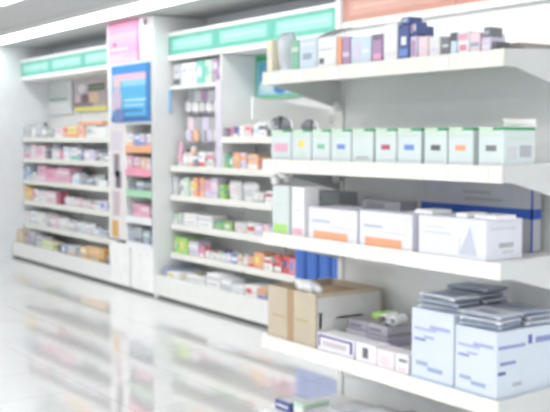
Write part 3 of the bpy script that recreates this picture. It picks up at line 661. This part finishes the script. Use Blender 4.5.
o = carton('flat_carton', (GX + .30, yb - .165, zz + .134), (.1, .07, .03), P('lime green'), [('f', 0, 0, 1, .45, mat('#A7B168', .4))]); tag(o, 'small lime green pack on the grey carton pile', 'box')
for q, nm in enumerate(('left', 'right')):
    e_ = empty('rolled_tube', (GX + .30 , yb - .235 - q * .06, zz + .134)); r_ = MB()
    r_.lathe([(.018, 0), (.022, .006), (.022, .09)], P('white'), 14)
    r_.build('body', e_); r_ = MB(); r_.lathe([(.014, .09), (.014, .115)], P('charcoal' if q == 0 else 'grey'), 12); r_.build('cap', e_)
    e_.rotation_euler = (0, -math.pi / 2, .2); e_.location.z = zz + .1335 + .022; e_.location.x -= .0
    tag(e_, f'small white tube lying on the grey pile, {nm} of two', 'tube', 'white tubes on the grey pile')

# tall blue-white cartons with foil packs
BW = '#D5DDE8'
def tall(px0, px1, hpx, label, side=False, depth=.34):
    X = GX + .02; ya, yb = y_at(px0, X, zz + .1), y_at(px1, X, zz + .1); s = px_scale((px0 + px1) / 2, X, zz)
    w = ya - yb - .003; hh = hpx / s
    pr = [('f', .08, .70, .6, .74, mat('#B0B8DA', .4)), ('f', .45, .74, .92, .79, mat('#A6ACD6', .4)), ('f', .08, .55, .35, .585, mat('#7F86C8', .4)), ('f', .3, .6, .55, .63, mat('#A3AAD8', .4)),
          ('f', .12, .2, .4, .26, mat('#A5B3CB', .4)), ('f', .4, .14, .75, .2, mat('#9BB0CE', .4)), ('f', 0, .0, 1, .04, mat('#B9CBE0', .4))]
    if side: pr += [('s', .02, .74, .45, .79, mat('#989ECE', .4)), ('s', .5, .76, .56, .9, mat('#5C5FB0', .4)), ('s', .05, .5, .3, .55, mat('#8A91C4', .4)), ('s', .02, .36, .14, .41, mat('#5A5E9E', .4)), ('s', .25, .16, .4, .22, gr), ('s', .62, .76, .9, .85, mat('#8A91C4', .4))]
    o = carton('tall_carton', (X + depth / 2, (ya + yb) / 2, zz), (depth, w, hh), mat(BW, .35, .02), pr, .003)
    tag(o, label, 'box', 'tall blue-white cartons'); return (ya + yb) / 2, w, hh, X
c1 = tall(411, 453.5, 73, 'taller left one of two pale blue cartons under foil packs')
c2 = tall(454.5, 497, 68, 'lower right one of two pale blue cartons under foil packs', True)
FO = [mat('#C3C8D0', .3, .06, 40, .1), mat('#A9B1BF', .3, .06, 40, .1), mat('#D8DCE2', .3, .06, 40, .1), mat('#7F8AA0', .3, .06, 40, .1)]
def foil(x, y, z_, lx, ly, lz, rz, label, grp, mi):
    mb = MB(); mb.box(-lx / 2, lx / 2, -ly / 2, ly / 2, 0, lz, FO[mi % 3], .004)
    e_ = .0008
    mb.box(-lx * .42, lx * .42, -ly * .35, ly * .35, lz - .001, lz + e_, FO[(mi + 1) % 4])
    mb.box(-lx * .3, -lx * .05, -ly * .25, ly * .25, lz, lz + 2 * e_, FO[3]); 
    mb.box(-lx / 2 - e_, -lx / 2 + .001, -ly * .4, ly * .4, lz * .2, lz * .6, FO[3]); mb.box(-lx * .4, lx * .4, -ly / 2 - e_, -ly / 2 + .001, lz * .2, lz * .6, FO[3])
    o = mb.build('foil_pack', None, (x, y, z_), rz); o.rotation_euler.x = random.uniform(-.015, .015); o.rotation_euler.y = random.uniform(-.015, .015); tag(o, label, 'pack', grp)
ordd = ['lowest', 'second', 'third', 'fourth', 'fifth', 'sixth', 'topmost']
for nm, (yc_, w_, h_, X_), levels, side in (('taller left', c1, 3, 0), ('lower right', c2, 3, 1)):
    for col_, (xo, cn) in enumerate(((.085, 'front'), (.25, 'rear'))):
        n_ = levels + (1 if col_ == 0 or side == 0 else 0) + (0 if col_ else -1)
        for l in range(n_):
            foil(X_ + xo + random.uniform(-.012, .012), yc_ + random.uniform(-.008, .008), zz + h_ + .0035 + l * .0205, .14, w_ * .88, .015, random.uniform(-.2, .2),
                 f'silver grey foil pack, {ordd[l]} of the {cn} stack on the {nm} tall carton', f'foil packs on the {nm} tall carton', l + col_ + side)

# base shelf goods at the lower edge of the frame
for (xo, yo, sx_, sy_, h_, c, lab) in ((.12, GY1 - .1, .14, .12, .045, 'navy', 'dark navy carton on the gondola base shelf, left end'), (.14, GY1 - .22, .16, .08, .06, 'pale green', 'pale green carton on the gondola base shelf'),
        (.13, GY1 - .36, .16, .12, .05, 'grey', 'grey carton on the gondola base shelf, left of two grey'), (.15, GY1 - .52, .18, .14, .10, 'grey', 'taller grey carton on the gondola base shelf, right of two grey'), (.14, GY1 - .70, .18, .15, .12, 'slate blue', 'blue grey carton on the gondola base shelf'), (.16, GY1 - .88, .2, .16, .13, 'dark grey', 'dark grey carton on the gondola base shelf')):
    o = carton('carton', (GX + xo, yo, .1715), (sx_, sy_, h_), P(c), [('t', .1, .1, .9, .9, P('pale grey')), ('f', .1, .4, .9, .6, P('white'))]); tag(o, lab, 'box', 'cartons on the gondola base shelf')

# ----------------------------------------------------------------- light
w = bpy.data.worlds.new('World'); SC.world = w; w.use_nodes = True
bg = w.node_tree.nodes['Background']; bg.inputs['Color'].default_value = lin('#F4F8FF'); bg.inputs['Strength'].default_value = 1.0
SC.view_settings.view_transform = 'Standard'; SC.view_settings.look = 'None'; SC.view_settings.gamma = 1; SC.view_settings.exposure = 0.2
SC.view_settings.use_curve_mapping = False
